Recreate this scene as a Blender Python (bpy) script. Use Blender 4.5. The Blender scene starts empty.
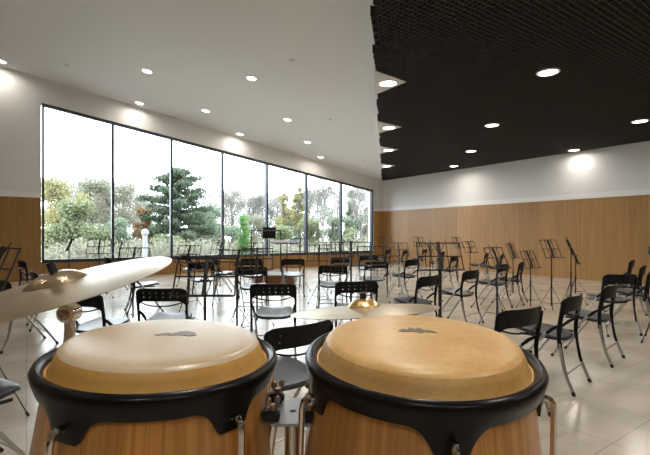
import bpy, bmesh, math, random
from mathutils import Vector, Matrix
random.seed(7)
S = bpy.context.scene
COL = S.collection
pi = math.pi
H = 1.30                       # camera height
F = 433.0                      # focal length in pixels of the 650 px frame
HOR = 234.0                    # horizon row
YAW = math.radians(34.6)
FW = Vector((math.sin(YAW), math.cos(YAW), 0))
RT = Vector((math.cos(YAW), -math.sin(YAW), 0))

# ---------------------------------------------------------------- camera
cd = bpy.data.cameras.new('camera'); cam = bpy.data.objects.new('camera', cd); COL.objects.link(cam)
cam.location = (0, 0, H)
cam.rotation_euler = (pi/2, 0, -YAW)
cd.sensor_width = 36; cd.lens = 36*F/650
cd.shift_y = (HOR-227.5)/650
cd.clip_start = .05; cd.clip_end = 400
S.camera = cam
# ---------------------------------------------------------------- world: bright overcast sky
W = bpy.data.worlds.new('world'); S.world = W; W.use_nodes = True
nt = W.node_tree; nt.nodes.clear()
wo = nt.nodes.new('ShaderNodeOutputWorld'); bg = nt.nodes.new('ShaderNodeBackground')
tc = nt.nodes.new('ShaderNodeTexCoord'); nz = nt.nodes.new('ShaderNodeTexNoise'); nz.inputs['Scale'].default_value = 1.6
nz.inputs['Detail'].default_value = 4
cr = nt.nodes.new('ShaderNodeValToRGB')
cr.color_ramp.elements[0].position = .3; cr.color_ramp.elements[0].color = (.74, .84, 1.0, 1)
cr.color_ramp.elements[1].position = .65; cr.color_ramp.elements[1].color = (.90, .95, 1, 1)
nt.links.new(tc.outputs['Generated'], nz.inputs['Vector']); nt.links.new(nz.outputs['Fac'], cr.inputs['Fac'])
nt.links.new(cr.outputs['Color'], bg.inputs['Color']); bg.inputs['Strength'].default_value = 7.5
nt.links.new(bg.outputs[0], wo.inputs[0])
S.view_settings.view_transform = 'Standard'; S.view_settings.look = 'None'; S.view_settings.gamma = 1
S.view_settings.exposure = 0.2
S.view_settings.use_curve_mapping = False
LAMP_WHITE = 9.0
LAMP_DARK = 16.0

# ---------------------------------------------------------------- helpers
def P(px, d, z=0.0):
    v = FW*d + RT*((px-325)/F*d); return Vector((v.x, v.y, z))
def ray(px, py):
    v = FW + RT*((px-325)/F) + Vector((0, 0, (HOR-py)/F)); return v
def dirc(deg):                       # camera-frame heading: 0 away from the camera, + to the right
    a = math.radians(deg); return FW*math.cos(a)+RT*math.sin(a)
def rotfor(deg):                     # z rotation that turns local +Y to that heading
    v = dirc(deg); return math.atan2(v.y, v.x)-pi/2
def ztop(X): return 3.70+.1535*(13.16-X)

def mat(name, color, rough=.5, metal=0.0, spec=.5, noise=None, bump=None, coat=0.0):
    m = bpy.data.materials.new(name); m.use_nodes = True
    n = m.node_tree; b = n.nodes['Principled BSDF']
    b.inputs['Base Color'].default_value = (*color, 1); b.inputs['Roughness'].default_value = rough
    b.inputs['Metallic'].default_value = metal; b.inputs['Specular IOR Level'].default_value = spec
    b.inputs['Coat Weight'].default_value = coat
    t = n.nodes.new('ShaderNodeTexCoord')
    if noise:                         # (scale, colour2, (stretch xyz))
        mp = n.nodes.new('ShaderNodeMapping'); mp.inputs['Scale'].default_value = noise[2] if len(noise) > 2 else (1, 1, 1)
        no = n.nodes.new('ShaderNodeTexNoise'); no.inputs['Scale'].default_value = noise[0]; no.inputs['Detail'].default_value = 5
        r = n.nodes.new('ShaderNodeValToRGB'); r.color_ramp.elements[0].position = .32; r.color_ramp.elements[1].position = .68
        r.color_ramp.elements[0].color = (*color, 1); r.color_ramp.elements[1].color = (*noise[1], 1)
        n.links.new(t.outputs['Object'], mp.inputs['Vector']); n.links.new(mp.outputs[0], no.inputs['Vector'])
        n.links.new(no.outputs['Fac'], r.inputs['Fac']); n.links.new(r.outputs[0], b.inputs['Base Color'])
    if bump:
        no = n.nodes.new('ShaderNodeTexNoise'); no.inputs['Scale'].default_value = bump[0]
        bp = n.nodes.new('ShaderNodeBump'); bp.inputs['Strength'].default_value = bump[1]; bp.inputs['Distance'].default_value = .002
        n.links.new(t.outputs['Object'], no.inputs['Vector']); n.links.new(no.outputs['Fac'], bp.inputs['Height']); n.links.new(bp.outputs[0], b.inputs['Normal'])
    return m

M = {}
M['plaster'] = mat('white_plaster', (.78, .77, .755), .75)
M['wallpaint'] = mat('white_wall_paint', (.80, .785, .765), .7)
M['trimwhite'] = mat('white_trim_paint', (.9, .89, .88), .6)
M['slat'] = mat('black_ceiling_grid', (.034, .028, .025), .7)
M['backing'] = mat('black_ceiling_void', (.008, .007, .006), .9)
M['frame'] = mat('anthracite_window_frame', (.035, .045, .06), .35)
M['black'] = mat('black_plastic', (.006, .006, .007), .42, spec=.18, noise=(60, (.010, .010, .011)))
M['seat'] = mat('charcoal_seat_fabric', (.018, .020, .027), .32, spec=.6, noise=(180, (.034, .038, .05)), bump=(400, .35))
M['steel'] = mat('grey_satin_steel', (.50, .49, .47), .32, .9)
M['rubber'] = mat('black_rubber', (.01, .01, .01), .6)
M['stand'] = mat('black_enamel', (.012, .012, .013), .35)
M['chrome'] = mat('chrome', (.72, .70, .67), .12, 1)
M['platesteel'] = mat('brushed_steel_plate', (.42, .44, .47), .35, .85)
M['bronze_nut'] = mat('worn_brass_bolt', (.40, .30, .20), .35, .9)
M['rim'] = mat('black_powder_coat', (.006, .006, .007), .28, spec=.25)
M['podium'] = mat('reddish_brown_wood', (.20, .075, .03), .45, noise=(6, (.28, .11, .045), (1, 1, 8)))
M['podiumtop'] = mat('grey_carpet', (.35, .34, .32), .9)
M['paper'] = mat('grey_score_cover', (.34, .31, .29), .6)
M['paperblue'] = mat('blue_grey_folder', (.30, .33, .37), .6)
M['cable'] = mat('white_post_paint', (.35, .35, .35), .5)
M['bark'] = mat('grey_bark', (.07, .06, .05), .9, noise=(8, (.12, .10, .08)))
M['barkpale'] = mat('pale_bark', (.16, .145, .12), .9, noise=(8, (.22, .20, .18)))

def leafmat(name, c1, c2):
    m = mat(name, c1, .7, noise=(1.2, c2)); b = m.node_tree.nodes['Principled BSDF']
    b.inputs['Transmission Weight'].default_value = 0.0
    n = m.node_tree; tr = n.nodes.new('ShaderNodeBsdfTranslucent'); mx = n.nodes.new('ShaderNodeMixShader'); mx.inputs[0].default_value = .4
    src = b.inputs['Base Color'].links[0].from_socket
    n.links.new(src, tr.inputs['Color']); out = n.nodes['Material Output']
    n.links.new(b.outputs[0], mx.inputs[1]); n.links.new(tr.outputs[0], mx.inputs[2]); n.links.new(mx.outputs[0], out.inputs['Surface'])
    return m
L = {'yellow': leafmat('yellow_leaves', (0.369, 0.309, 0.117), (0.265, 0.265, 0.147)),
     'beige': leafmat('beige_leaves', (0.309, 0.272, 0.199), (0.251, 0.265, 0.191)),
     'olive': leafmat('olive_leaves', (0.191, 0.229, 0.117), (0.265, 0.281, 0.161)),
     'green': leafmat('bright_green_leaves', (0.117, 0.251, 0.074), (0.207, 0.309, 0.117)),
     'pine': leafmat('pine_needles', (.075, .105, .06), (.13, .16, .10)),
     'pale': leafmat('pale_green_leaves', (0.265, 0.309, 0.207), (0.207, 0.251, 0.177)),
     'rust': leafmat('rust_leaves', (0.309, 0.161, 0.074), (0.265, 0.207, 0.117)),
     'twig': leafmat('grey_twigs', (0.281, 0.257, 0.229), (0.221, 0.207, 0.185)),
     'hazebeige': leafmat('hazy_beige_leaves', (.34, .31, .25), (.28, .29, .23)), 'hazegrey': leafmat('hazy_grey_twigs', (.36, .35, .33), (.30, .30, .27)), 'hazegreen': leafmat('hazy_green_leaves', (.30, .34, .25), (.27, .29, .24))}  # back row: haze put into the paler leaf colours

def oakmat():
    m = bpy.data.materials.new('oak_veneer_panelling'); m.use_nodes = True; n = m.node_tree; b = n.nodes['Principled BSDF']
    b.inputs['Roughness'].default_value = .34
    t = n.nodes.new('ShaderNodeTexCoord')
    # panel index along (x+y): both walls run along one axis
    sx = n.nodes.new('ShaderNodeSeparateXYZ'); n.links.new(t.outputs['Object'], sx.inputs[0])
    ad = n.nodes.new('ShaderNodeMath'); ad.operation = 'ADD'; n.links.new(sx.outputs[0], ad.inputs[0]); n.links.new(sx.outputs[1], ad.inputs[1])
    dv = n.nodes.new('ShaderNodeMath'); dv.operation = 'DIVIDE'; dv.inputs[1].default_value = .62; n.links.new(ad.outputs[0], dv.inputs[0])
    fl = n.nodes.new('ShaderNodeMath'); fl.operation = 'FLOOR'; n.links.new(dv.outputs[0], fl.inputs[0])
    fr = n.nodes.new('ShaderNodeMath'); fr.operation = 'FRACT'; n.links.new(dv.outputs[0], fr.inputs[0])
    wn = n.nodes.new('ShaderNodeTexWhiteNoise'); wn.noise_dimensions = '1D'; n.links.new(fl.outputs[0], wn.inputs['W'])
    mp = n.nodes.new('ShaderNodeMapping'); mp.inputs['Scale'].default_value = (14, 14, .8); n.links.new(t.outputs['Object'], mp.inputs[0])
    off = n.nodes.new('ShaderNodeVectorMath'); off.operation = 'ADD'; n.links.new(mp.outputs[0], off.inputs[0])
    cb = n.nodes.new('ShaderNodeCombineXYZ'); ml = n.nodes.new('ShaderNodeMath'); ml.operation = 'MULTIPLY'; ml.inputs[1].default_value = 30
    n.links.new(wn.outputs['Value'], ml.inputs[0]); n.links.new(ml.outputs[0], cb.inputs[2]); n.links.new(cb.outputs[0], off.inputs[1])
    no = n.nodes.new('ShaderNodeTexNoise'); no.inputs['Scale'].default_value = 1; no.inputs['Detail'].default_value = 6; n.links.new(off.outputs[0], no.inputs['Vector'])
    r = n.nodes.new('ShaderNodeValToRGB'); r.color_ramp.elements[0].position = .3; r.color_ramp.elements[1].position = .72
    r.color_ramp.elements[0].color = (.36, .19, .062, 1); r.color_ramp.elements[1].color = (.45, .248, .09, 1)
    n.links.new(no.outputs['Fac'], r.inputs[0])
    hs = n.nodes.new('ShaderNodeHueSaturation'); n.links.new(r.outputs[0], hs.inputs['Color'])
    mr = n.nodes.new('ShaderNodeMapRange'); mr.inputs['To Min'].default_value = .86; mr.inputs['To Max'].default_value = 1.12
    n.links.new(wn.outputs['Value'], mr.inputs['Value']); n.links.new(mr.outputs[0], hs.inputs['Value'])
    gt = n.nodes.new('ShaderNodeMath'); gt.operation = 'GREATER_THAN'; gt.inputs[1].default_value = .985; n.links.new(fr.outputs[0], gt.inputs[0])
    mx = n.nodes.new('ShaderNodeMix'); mx.data_type = 'RGBA'; mx.inputs[7].default_value = (.14, .07, .025, 1)
    mf = n.nodes.new('ShaderNodeMath'); mf.operation = 'MULTIPLY'; mf.inputs[1].default_value = .55; n.links.new(gt.outputs[0], mf.inputs[0])
    n.links.new(mf.outputs[0], mx.inputs[0]); n.links.new(hs.outputs[0], mx.inputs[6]); n.links.new(mx.outputs[2], b.inputs['Base Color'])
    return m
M['oak'] = oakmat()

def floormat():
    m = bpy.data.materials.new('polished_stone_tiles'); m.use_nodes = True; n = m.node_tree; b = n.nodes['Principled BSDF']
    t = n.nodes.new('ShaderNodeTexCoord')
    br = n.nodes.new('ShaderNodeTexBrick'); br.offset = 0; br.inputs['Scale'].default_value = 1
    br.inputs['Brick Width'].default_value = .6; br.inputs['Row Height'].default_value = .6; br.inputs['Mortar Size'].default_value = .003
    br.inputs['Color1'].default_value = (.60, .54, .455, 1); br.inputs['Color2'].default_value = (.64, .58, .49, 1); br.inputs['Mortar'].default_value = (.40, .36, .31, 1)
    n.links.new(t.outputs['Object'], br.inputs['Vector'])
    no = n.nodes.new('ShaderNodeTexNoise'); no.inputs['Scale'].default_value = 2.2; no.inputs['Detail'].default_value = 7; n.links.new(t.outputs['Object'], no.inputs['Vector'])
    r = n.nodes.new('ShaderNodeValToRGB'); r.color_ramp.elements[0].color = (.84, .83, .81, 1); r.color_ramp.elements[1].color = (1.08, 1.07, 1.06, 1)
    r.color_ramp.elements[0].position = .35; r.color_ramp.elements[1].position = .7; n.links.new(no.outputs['Fac'], r.inputs[0])
    mx = n.nodes.new('ShaderNodeMix'); mx.data_type = 'RGBA'; mx.blend_type = 'MULTIPLY'; mx.inputs[0].default_value = 1
    n.links.new(br.outputs['Color'], mx.inputs[6]); n.links.new(r.outputs[0], mx.inputs[7]); n.links.new(mx.outputs[2], b.inputs['Base Color'])
    mr = n.nodes.new('ShaderNodeMapRange'); mr.inputs['To Min'].default_value = .13; mr.inputs['To Max'].default_value = .22
    n.links.new(no.outputs['Fac'], mr.inputs['Value']); n.links.new(mr.outputs[0], b.inputs['Roughness'])
    b.inputs['Specular IOR Level'].default_value = .75
    return m
M['floor'] = floormat()

def glassmat():
    m = bpy.data.materials.new('window_glass'); m.use_nodes = True; n = m.node_tree; n.nodes.remove(n.nodes['Principled BSDF'])
    tr = n.nodes.new('ShaderNodeBsdfTransparent'); tr.inputs[0].default_value = (.95, .975, .97, 1)
    gl = n.nodes.new('ShaderNodeBsdfGlossy'); gl.inputs['Roughness'].default_value = .0
    fr = n.nodes.new('ShaderNodeFresnel'); fr.inputs[0].default_value = 1.25; mx = n.nodes.new('ShaderNodeMixShader')
    n.links.new(fr.outputs[0], mx.inputs[0]); n.links.new(tr.outputs[0], mx.inputs[1]); n.links.new(gl.outputs[0], mx.inputs[2])
    n.links.new(mx.outputs[0], n.nodes['Material Output'].inputs['Surface']); return m
M['glass'] = glassmat()

def emis(name, c, s):
    m = bpy.data.materials.new(name); m.use_nodes = True; n = m.node_tree; n.nodes.remove(n.nodes['Principled BSDF'])
    e = n.nodes.new('ShaderNodeEmission'); e.inputs[0].default_value = (*c, 1); e.inputs[1].default_value = s
    n.links.new(e.outputs[0], n.nodes['Material Output'].inputs['Surface']); return m
M['lamp'] = emis('lamp_diffuser', (1, .95, .86), 9)

def stavemat():
    m = bpy.data.materials.new('conga_oak_staves'); m.use_nodes = True; n = m.node_tree; b = n.nodes['Principled BSDF']
    b.inputs['Roughness'].default_value = .28; b.inputs['Coat Weight'].default_value = .3; b.inputs['Coat Roughness'].default_value = .15
    t = n.nodes.new('ShaderNodeTexCoord'); sx = n.nodes.new('ShaderNodeSeparateXYZ'); n.links.new(t.outputs['Object'], sx.inputs[0])
    at = n.nodes.new('ShaderNodeMath'); at.operation = 'ARCTAN2'; n.links.new(sx.outputs[1], at.inputs[0]); n.links.new(sx.outputs[0], at.inputs[1])
    k = n.nodes.new('ShaderNodeMath'); k.operation = 'MULTIPLY'; k.inputs[1].default_value = 24/(2*pi); n.links.new(at.outputs[0], k.inputs[0])
    fl = n.nodes.new('ShaderNodeMath'); fl.operation = 'FLOOR'; n.links.new(k.outputs[0], fl.inputs[0])
    wn = n.nodes.new('ShaderNodeTexWhiteNoise'); wn.noise_dimensions = '1D'; n.links.new(fl.outputs[0], wn.inputs['W'])
    cb = n.nodes.new('ShaderNodeCombineXYZ'); mz = n.nodes.new('ShaderNodeMath'); mz.operation = 'MULTIPLY'; mz.inputs[1].default_value = 2.5
    ma = n.nodes.new('ShaderNodeMath'); ma.operation = 'MULTIPLY'; ma.inputs[1].default_value = 9; n.links.new(k.outputs[0], ma.inputs[0])
    n.links.new(sx.outputs[2], mz.inputs[0]); n.links.new(ma.outputs[0], cb.inputs[0]); n.links.new(mz.outputs[0], cb.inputs[2]); n.links.new(wn.outputs[0], cb.inputs[1])
    no = n.nodes.new('ShaderNodeTexNoise'); no.inputs['Scale'].default_value = 1; no.inputs['Detail'].default_value = 6; n.links.new(cb.outputs[0], no.inputs['Vector'])
    r = n.nodes.new('ShaderNodeValToRGB'); r.color_ramp.elements[0].position = .32; r.color_ramp.elements[1].position = .7
    r.color_ramp.elements[0].color = (.48, .20, .045, 1); r.color_ramp.elements[1].color = (.66, .34, .10, 1)
    hs = n.nodes.new('ShaderNodeHueSaturation'); mr = n.nodes.new('ShaderNodeMapRange'); mr.inputs['To Min'].default_value = .78; mr.inputs['To Max'].default_value = 1.2
    n.links.new(no.outputs['Fac'], r.inputs[0]); n.links.new(wn.outputs['Value'], mr.inputs['Value']); n.links.new(mr.outputs[0], hs.inputs['Value'])
    n.links.new(r.outputs[0], hs.inputs['Color']); n.links.new(hs.outputs[0], b.inputs['Base Color']); return m
M['stave'] = stavemat()
def skinmat(name, c1, c2, c3, rough):
    m = bpy.data.materials.new(name); m.use_nodes = True; n = m.node_tree; b = n.nodes['Principled BSDF']
    b.inputs['Roughness'].default_value = rough; b.inputs['Specular IOR Level'].default_value = .6
    b.inputs['Subsurface Weight'].default_value = .0
    t = n.nodes.new('ShaderNodeTexCoord'); no = n.nodes.new('ShaderNodeTexNoise'); no.inputs['Scale'].default_value = 14; no.inputs['Detail'].default_value = 8
    n.links.new(t.outputs['Object'], no.inputs['Vector'])
    r = n.nodes.new('ShaderNodeValToRGB'); r.color_ramp.elements[0].position = .36; r.color_ramp.elements[1].position = .66
    r.color_ramp.elements[0].color = (*c1, 1); r.color_ramp.elements[1].color = (*c2, 1); n.links.new(no.outputs['Fac'], r.inputs[0])
    n2 = n.nodes.new('ShaderNodeTexNoise'); n2.inputs['Scale'].default_value = 110; n2.inputs['Detail'].default_value = 3; n.links.new(t.outputs['Object'], n2.inputs['Vector'])
    r2 = n.nodes.new('ShaderNodeValToRGB'); r2.color_ramp.elements[0].position = .45; r2.color_ramp.elements[1].position = .75
    r2.color_ramp.elements[0].color = (0, 0, 0, 1); r2.color_ramp.elements[1].color = (.35, .35, .35, 1); n.links.new(n2.outputs['Fac'], r2.inputs[0])
    mx = n.nodes.new('ShaderNodeMix'); mx.data_type = 'RGBA'; mx.inputs[7].default_value = (*c3, 1)
    n.links.new(r2.outputs[0], mx.inputs[0]); n.links.new(r.outputs[0], mx.inputs[6]); n.links.new(mx.outputs[2], b.inputs['Base Color']); return m
M['skinpale'] = skinmat('pale_drum_skin', (.62, .48, .31), (.69, .55, .38), (.56, .43, .27), .30)
M['skinpale_side'] = skinmat('amber_skin_collar', (.68, .36, .085), (.75, .43, .12), (.60, .30, .07), .4)
M['skingold'] = skinmat('golden_drum_skin', (.70, .40, .12), (.82, .52, .20), (.50, .27, .085), .36)
M['smudge'] = mat('worn_grey_print', (.22, .22, .22), .5, noise=(300, (.36, .34, .30)))
M['smudgedark'] = mat('worn_dark_print', (.10, .09, .07), .5, noise=(300, (.24, .18, .10)))
def cymmat():
    m = bpy.data.materials.new('cymbal_bronze'); m.use_nodes = True; n = m.node_tree; b = n.nodes['Principled BSDF']
    b.inputs['Metallic'].default_value = 1; b.inputs['Roughness'].default_value = .30
    t = n.nodes.new('ShaderNodeTexCoord'); sx = n.nodes.new('ShaderNodeVectorMath'); sx.operation = 'LENGTH'
    mp = n.nodes.new('ShaderNodeMapping'); mp.inputs['Scale'].default_value = (1, 1, 0); n.links.new(t.outputs['Object'], mp.inputs[0]); n.links.new(mp.outputs[0], sx.inputs[0])
    no = n.nodes.new('ShaderNodeTexNoise'); no.noise_dimensions = '1D'; no.inputs['Scale'].default_value = 420; n.links.new(sx.outputs['Value'], no.inputs['W'])
    n2 = n.nodes.new('ShaderNodeTexNoise'); n2.inputs['Scale'].default_value = 9; n2.inputs['Detail'].default_value = 7; n.links.new(t.outputs['Object'], n2.inputs['Vector'])
    r = n.nodes.new('ShaderNodeValToRGB'); r.color_ramp.elements[0].position = .35; r.color_ramp.elements[1].position = .7
    r.color_ramp.elements[0].color = (.60, .48, .31, 1); r.color_ramp.elements[1].color = (.76, .67, .52, 1); n.links.new(n2.outputs['Fac'], r.inputs[0])
    n.links.new(r.outputs[0], b.inputs['Base Color'])
    bp = n.nodes.new('ShaderNodeBump'); bp.inputs['Strength'].default_value = .25; bp.inputs['Distance'].default_value = .0006
    n.links.new(no.outputs['Fac'], bp.inputs['Height']); n.links.new(bp.outputs[0], b.inputs['Normal']); return m
M['cymbal'] = cymmat()
M['bell'] = mat('golden_cymbal_bell', (.80, .52, .20), .32, 1, noise=(12, (.80, .60, .32)))

M['bell2'] = mat('worn_bronze_bell', (.56, .44, .28), .26, 1, noise=(12, (.68, .55, .38)))

class MB:
    def __init__(s): s.v = []; s.f = []
    def add(s, vs, fs):
        o = len(s.v); s.v += [tuple(v) for v in vs]; s.f += [tuple(i+o for i in f) for f in fs]
    def box(s, a, b):
        x0, y0, z0 = a; x1, y1, z1 = b
        s.add([(x0, y0, z0), (x1, y0, z0), (x1, y1, z0), (x0, y1, z0), (x0, y0, z1), (x1, y0, z1), (x1, y1, z1), (x0, y1, z1)],
              [(0, 3, 2, 1), (4, 5, 6, 7), (0, 1, 5, 4), (1, 2, 6, 5), (2, 3, 7, 6), (3, 0, 4, 7)])
    def prism(s, bot, top):
        n = len(bot); s.add(list(bot)+list(top), [tuple(range(n-1, -1, -1)), tuple(range(n, 2*n))]+[(i, (i+1) % n, n+(i+1) % n, n+i) for i in range(n)])
    def tube(s, pts, r, n=8, flat=1.0, up=None):
        pts = [Vector(p) for p in pts]; rs = r if isinstance(r, (list, tuple)) else [r]*len(pts)
        vs = []; prev = None
        for i, p in enumerate(pts):
            t = (pts[min(i+1, len(pts)-1)]-pts[max(i-1, 0)]).normalized()
            u = Vector(up) if up is not None else (prev if prev is not None else (Vector((0, 0, 1)) if abs(t.z) < .9 else Vector((1, 0, 0))))
            a = (u-t*u.dot(t)).normalized(); b = t.cross(a)
            if up is None: prev = a
            for k in range(n):
                th = 2*pi*k/n; vs.append(p+a*(math.cos(th)*rs[i]*flat)+b*(math.sin(th)*rs[i]))
        m = len(pts); fs = [(i*n+k, i*n+(k+1) % n, (i+1)*n+(k+1) % n, (i+1)*n+k) for i in range(m-1) for k in range(n)]
        fs += [tuple(range(n-1, -1, -1)), tuple(range((m-1)*n, m*n))]
        s.add(vs, fs)
    def lathe(s, prof, n=64, c=(0, 0, 0)):
        vs = []; fs = []; m = len(prof)
        for k in range(n):
            th = 2*pi*k/n
            for (r, z) in prof: vs.append((c[0]+r*math.cos(th), c[1]+r*math.sin(th), c[2]+z))
        for k in range(n):
            k2 = (k+1) % n
            for i in range(m-1): fs.append((k*m+i, k2*m+i, k2*m+i+1, k*m+i+1))
        s.add(vs, fs)
    def sphere(s, c, r, sc=(1, 1, 1), n=12):
        prof = [(max(r*math.sin(pi*i/n), 1e-5), -r*math.cos(pi*i/n)) for i in range(n+1)]
        o = len(s.v); s.lathe(prof, n); 
        for i in range(o, len(s.v)):
            v = s.v[i]; s.v[i] = (v[0]*sc[0]+c[0], v[1]*sc[1]+c[1], v[2]*sc[2]+c[2])
    def build(s, name, m, parent=None, smooth=False, bevel=0, sub=0):
        me = bpy.data.meshes.new(name); me.from_pydata(s.v, [], s.f); me.update()
        bm = bmesh.new(); bm.from_mesh(me); bmesh.ops.remove_doubles(bm, verts=bm.verts, dist=1e-6)
        bmesh.ops.recalc_face_normals(bm, faces=bm.faces)
        if bevel:
            bmesh.ops.bevel(bm, geom=[e for e in bm.edges], offset=bevel, segments=2, affect='EDGES', clamp_overlap=True)
        bm.to_mesh(me); bm.free()
        if m: me.materials.append(m)
        if smooth:
            for p in me.polygons: p.use_smooth = True
            try: me.set_sharp_from_angle(angle=math.radians(40))
            except Exception: pass
        o = bpy.data.objects.new(name, me); COL.objects.link(o)
        if parent: o.parent = parent
        if sub: md = o.modifiers.new('sub', 'SUBSURF'); md.levels = sub; md.render_levels = sub
        return o
def tag(o, label=None, cat=None, group=None, kind=None):
    if label: o['label'] = label
    if cat: o['category'] = cat
    if group: o['group'] = group
    if kind: o['kind'] = kind
    return o
def empty(name, loc=(0, 0, 0), rz=0):
    o = bpy.data.objects.new(name, None); COL.objects.link(o); o.location = loc; o.rotation_euler = (0, 0, rz); o.empty_display_size = .1; return o
def struct(mb, name, m, parent=None, **k):
    o = mb.build(name, m, parent, **k)
    if not parent: o['kind'] = 'structure'
    return o
def children_of(o): return KIDS.get(o.name, [])
KIDS = {}
def index():
    KIDS.clear()
    for o in bpy.data.objects:
        if o.parent: KIDS.setdefault(o.parent.name, []).append(o)
def copy_tree(o, parent=None):
    c = o.copy(); COL.objects.link(c); c.parent = parent
    for ch in list(KIDS.get(o.name, [])): copy_tree(ch, c)
    return c
def bez(pts, n=6):                  # Catmull-Rom through points
    pts = [Vector(p) for p in pts]; out = []
    for i in range(len(pts)-1):
        p0 = pts[max(i-1, 0)]; p1 = pts[i]; p2 = pts[i+1]; p3 = pts[min(i+2, len(pts)-1)]
        for k in range(n):
            t = k/n; out.append(.5*((2*p1)+(p2-p0)*t+(2*p0-5*p1+4*p2-p3)*t*t+(3*p1-p0-3*p2+p3)*t**3))
    out.append(pts[-1]); return out

# ---------------------------------------------------------------- room shell
XL, XR, YB, YF = -8.0, 13.16, -6.0, 14.49
WX0, WX1, SILL = .34, 12.60, .515
def wtop(X): return 4.98-.1425*(X-.36)
m = MB(); m.box((XL-.3, YB-.3, -.2), (XR+.3, YF+.3, 0)); struct(m, 'floor', M['floor'])
# window wall
m = MB(); T = .35
def wallpoly(m, pts, y0, y1): m.prism([(x, y0, z) for x, z in pts], [(x, y1, z) for x, z in pts])
wallpoly(m, [(XL, 0), (WX0, 0), (WX0, ztop(WX0)+.3), (XL, ztop(XL)+.3)], YF, YF+T)
wallpoly(m, [(WX0, 0), (WX1, 0), (WX1, SILL), (WX0, SILL)], YF, YF+T)
wallpoly(m, [(WX0, wtop(WX0)), (WX1, wtop(WX1)), (WX1, ztop(WX1)+.3), (WX0, ztop(WX0)+.3)], YF, YF+T)
wallpoly(m, [(WX1, 0), (XR, 0), (XR, ztop(XR)+.3), (WX1, ztop(WX1)+.3)], YF, YF+T)
struct(m, 'wall_front', M['wallpaint'])
m = MB(); m.box((XR, YB, 0), (XR+.3, YF+T, 4.3)); struct(m, 'wall_right', M['wallpaint'])
m = MB(); m.box((XL-.3, YB, 0), (XL, YF+T, 7.4)); struct(m, 'wall_left', M['wallpaint'])
m = MB(); m.box((XL-.3, YB-.3, 0), (XR+.3, YB, 7.4)); struct(m, 'wall_back', M['wallpaint'])
# oak wainscot and white reveal strip
WT = 2.31; pr = .03
m = MB(); m.box((XR-pr, YB, 0), (XR, YF-pr, WT)); struct(m, 'trim_1', M['oak'])
m = MB(); m.box((XL, YF-pr, 0), (WX0, YF, WT)); m.box((WX0, YF-pr, 0), (WX1, YF, SILL-.03)); m.box((WX1, YF-pr, 0), (XR-pr, YF, WT)); struct(m, 'trim_2', M['oak'])
m = MB(); m.box((XL, YB, 0), (XL+pr, YF-pr, WT)); struct(m, 'trim_3', M['oak'])
m = MB(); m.box((XL+pr, YB, 0), (XR-pr, YB+pr, WT)); struct(m, 'trim_4', M['oak'])
m = MB(); m.box((XR-.045, YB, WT), (XR, YF-.045, WT+.15)); struct(m, 'trim_5', M['trimwhite'])
m = MB(); m.box((XL, YF-.045, WT), (WX0-.02, YF, WT+.15)); m.box((WX1+.02, YF-.045, WT), (XR, YF, WT+.15)); struct(m, 'trim_6', M['trimwhite'])
# thin board added to draw the light falloff line high on the right wall
m = MB(); m.box((XR-.008, YB, 3.12), (XR, YF-.02, 3.68)); struct(m, 'trim_7', M['wallpaint'])
# ceilings
CRN = Vector((XR, YF, 0))
ZD = 3.68; ZB = 3.80
CD = Vector((-8.87, -9.03, 0)); ED = Vector((-10.28, -11.19, 0))
kc = (YB-YF)/CD.y; ke = (YB-YF)/ED.y
c1 = CRN+CD*kc; e1 = CRN+ED*ke
def pz(v, z): return (v.x, v.y, z)
top = [(XL, YF), (XR, YF), (c1.x, YB), (XL, YB)]
m = MB(); m.prism([(x, y, ztop(x)) for x, y in top], [(x, y, ztop(x)+.15) for x, y in top])
struct(m, 'ceiling', M['plaster'])
m = MB()   # inclined fascia between the sloping ceiling and the flat black grid
A = [pz(CRN, ztop(XR)), pz(c1, ztop(c1.x)), pz(e1, ZB-.005)]
A2 = [pz(CRN, ZB-.005)]
q = [pz(CRN, ztop(XR)+.001), pz(c1, ztop(c1.x)), pz(e1, ZB-.01), pz(CRN, ZB-.01)]
n_ = 40; vs = []
for i in range(n_+1):
    t = i/n_; a = CRN+CD*kc*t; b = CRN+ED*ke*t
    vs += [(a.x, a.y, ztop(a.x)), (b.x, b.y, ZB-.01)]
m.add(vs, [(2*i, 2*i+1, 2*i+3, 2*i+2) for i in range(n_)]); struct(m, 'trim_8', M['plaster'])
m = MB(); m.prism([pz(CRN, ZB), pz(e1, ZB), (XR, YB, ZB)], [pz(CRN, ZB+.1), pz(e1, ZB+.1), (XR, YB, ZB+.1)]); struct(m, 'trim_9', M['backing'])
# black open-cell grid hung under it, its free edge stepping along the diagonal
m = MB(); g = .066; th = .006
def edgeX(y): return XR+(y-YF)*ED.x/ED.y
y = YB+.1
while y < YF-.15:
    xs = math.ceil(edgeX(y)/(2*g))*2*g-g*1.2
    if xs < XR-.1: m.box((xs-.0, y-th, ZD), (XR-.03, y+th, ZB-.005))
    y += g
x = math.ceil(e1.x/g)*g
while x < XR-.06:
    ye = YF+(x-XR)*ED.y/ED.x
    ye = YB+.1+math.floor((ye-YB-.1)/(2*g))*2*g+g*1.2
    if ye > YB+.3: m.box((x-th, YB+.05, ZD+.002), (x+th, ye, ZB-.004))
    x += g
grid = m.build('ceiling_grid', M['slat']); tag(grid, kind='structure'); grid.name = 'trim_10'

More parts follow.
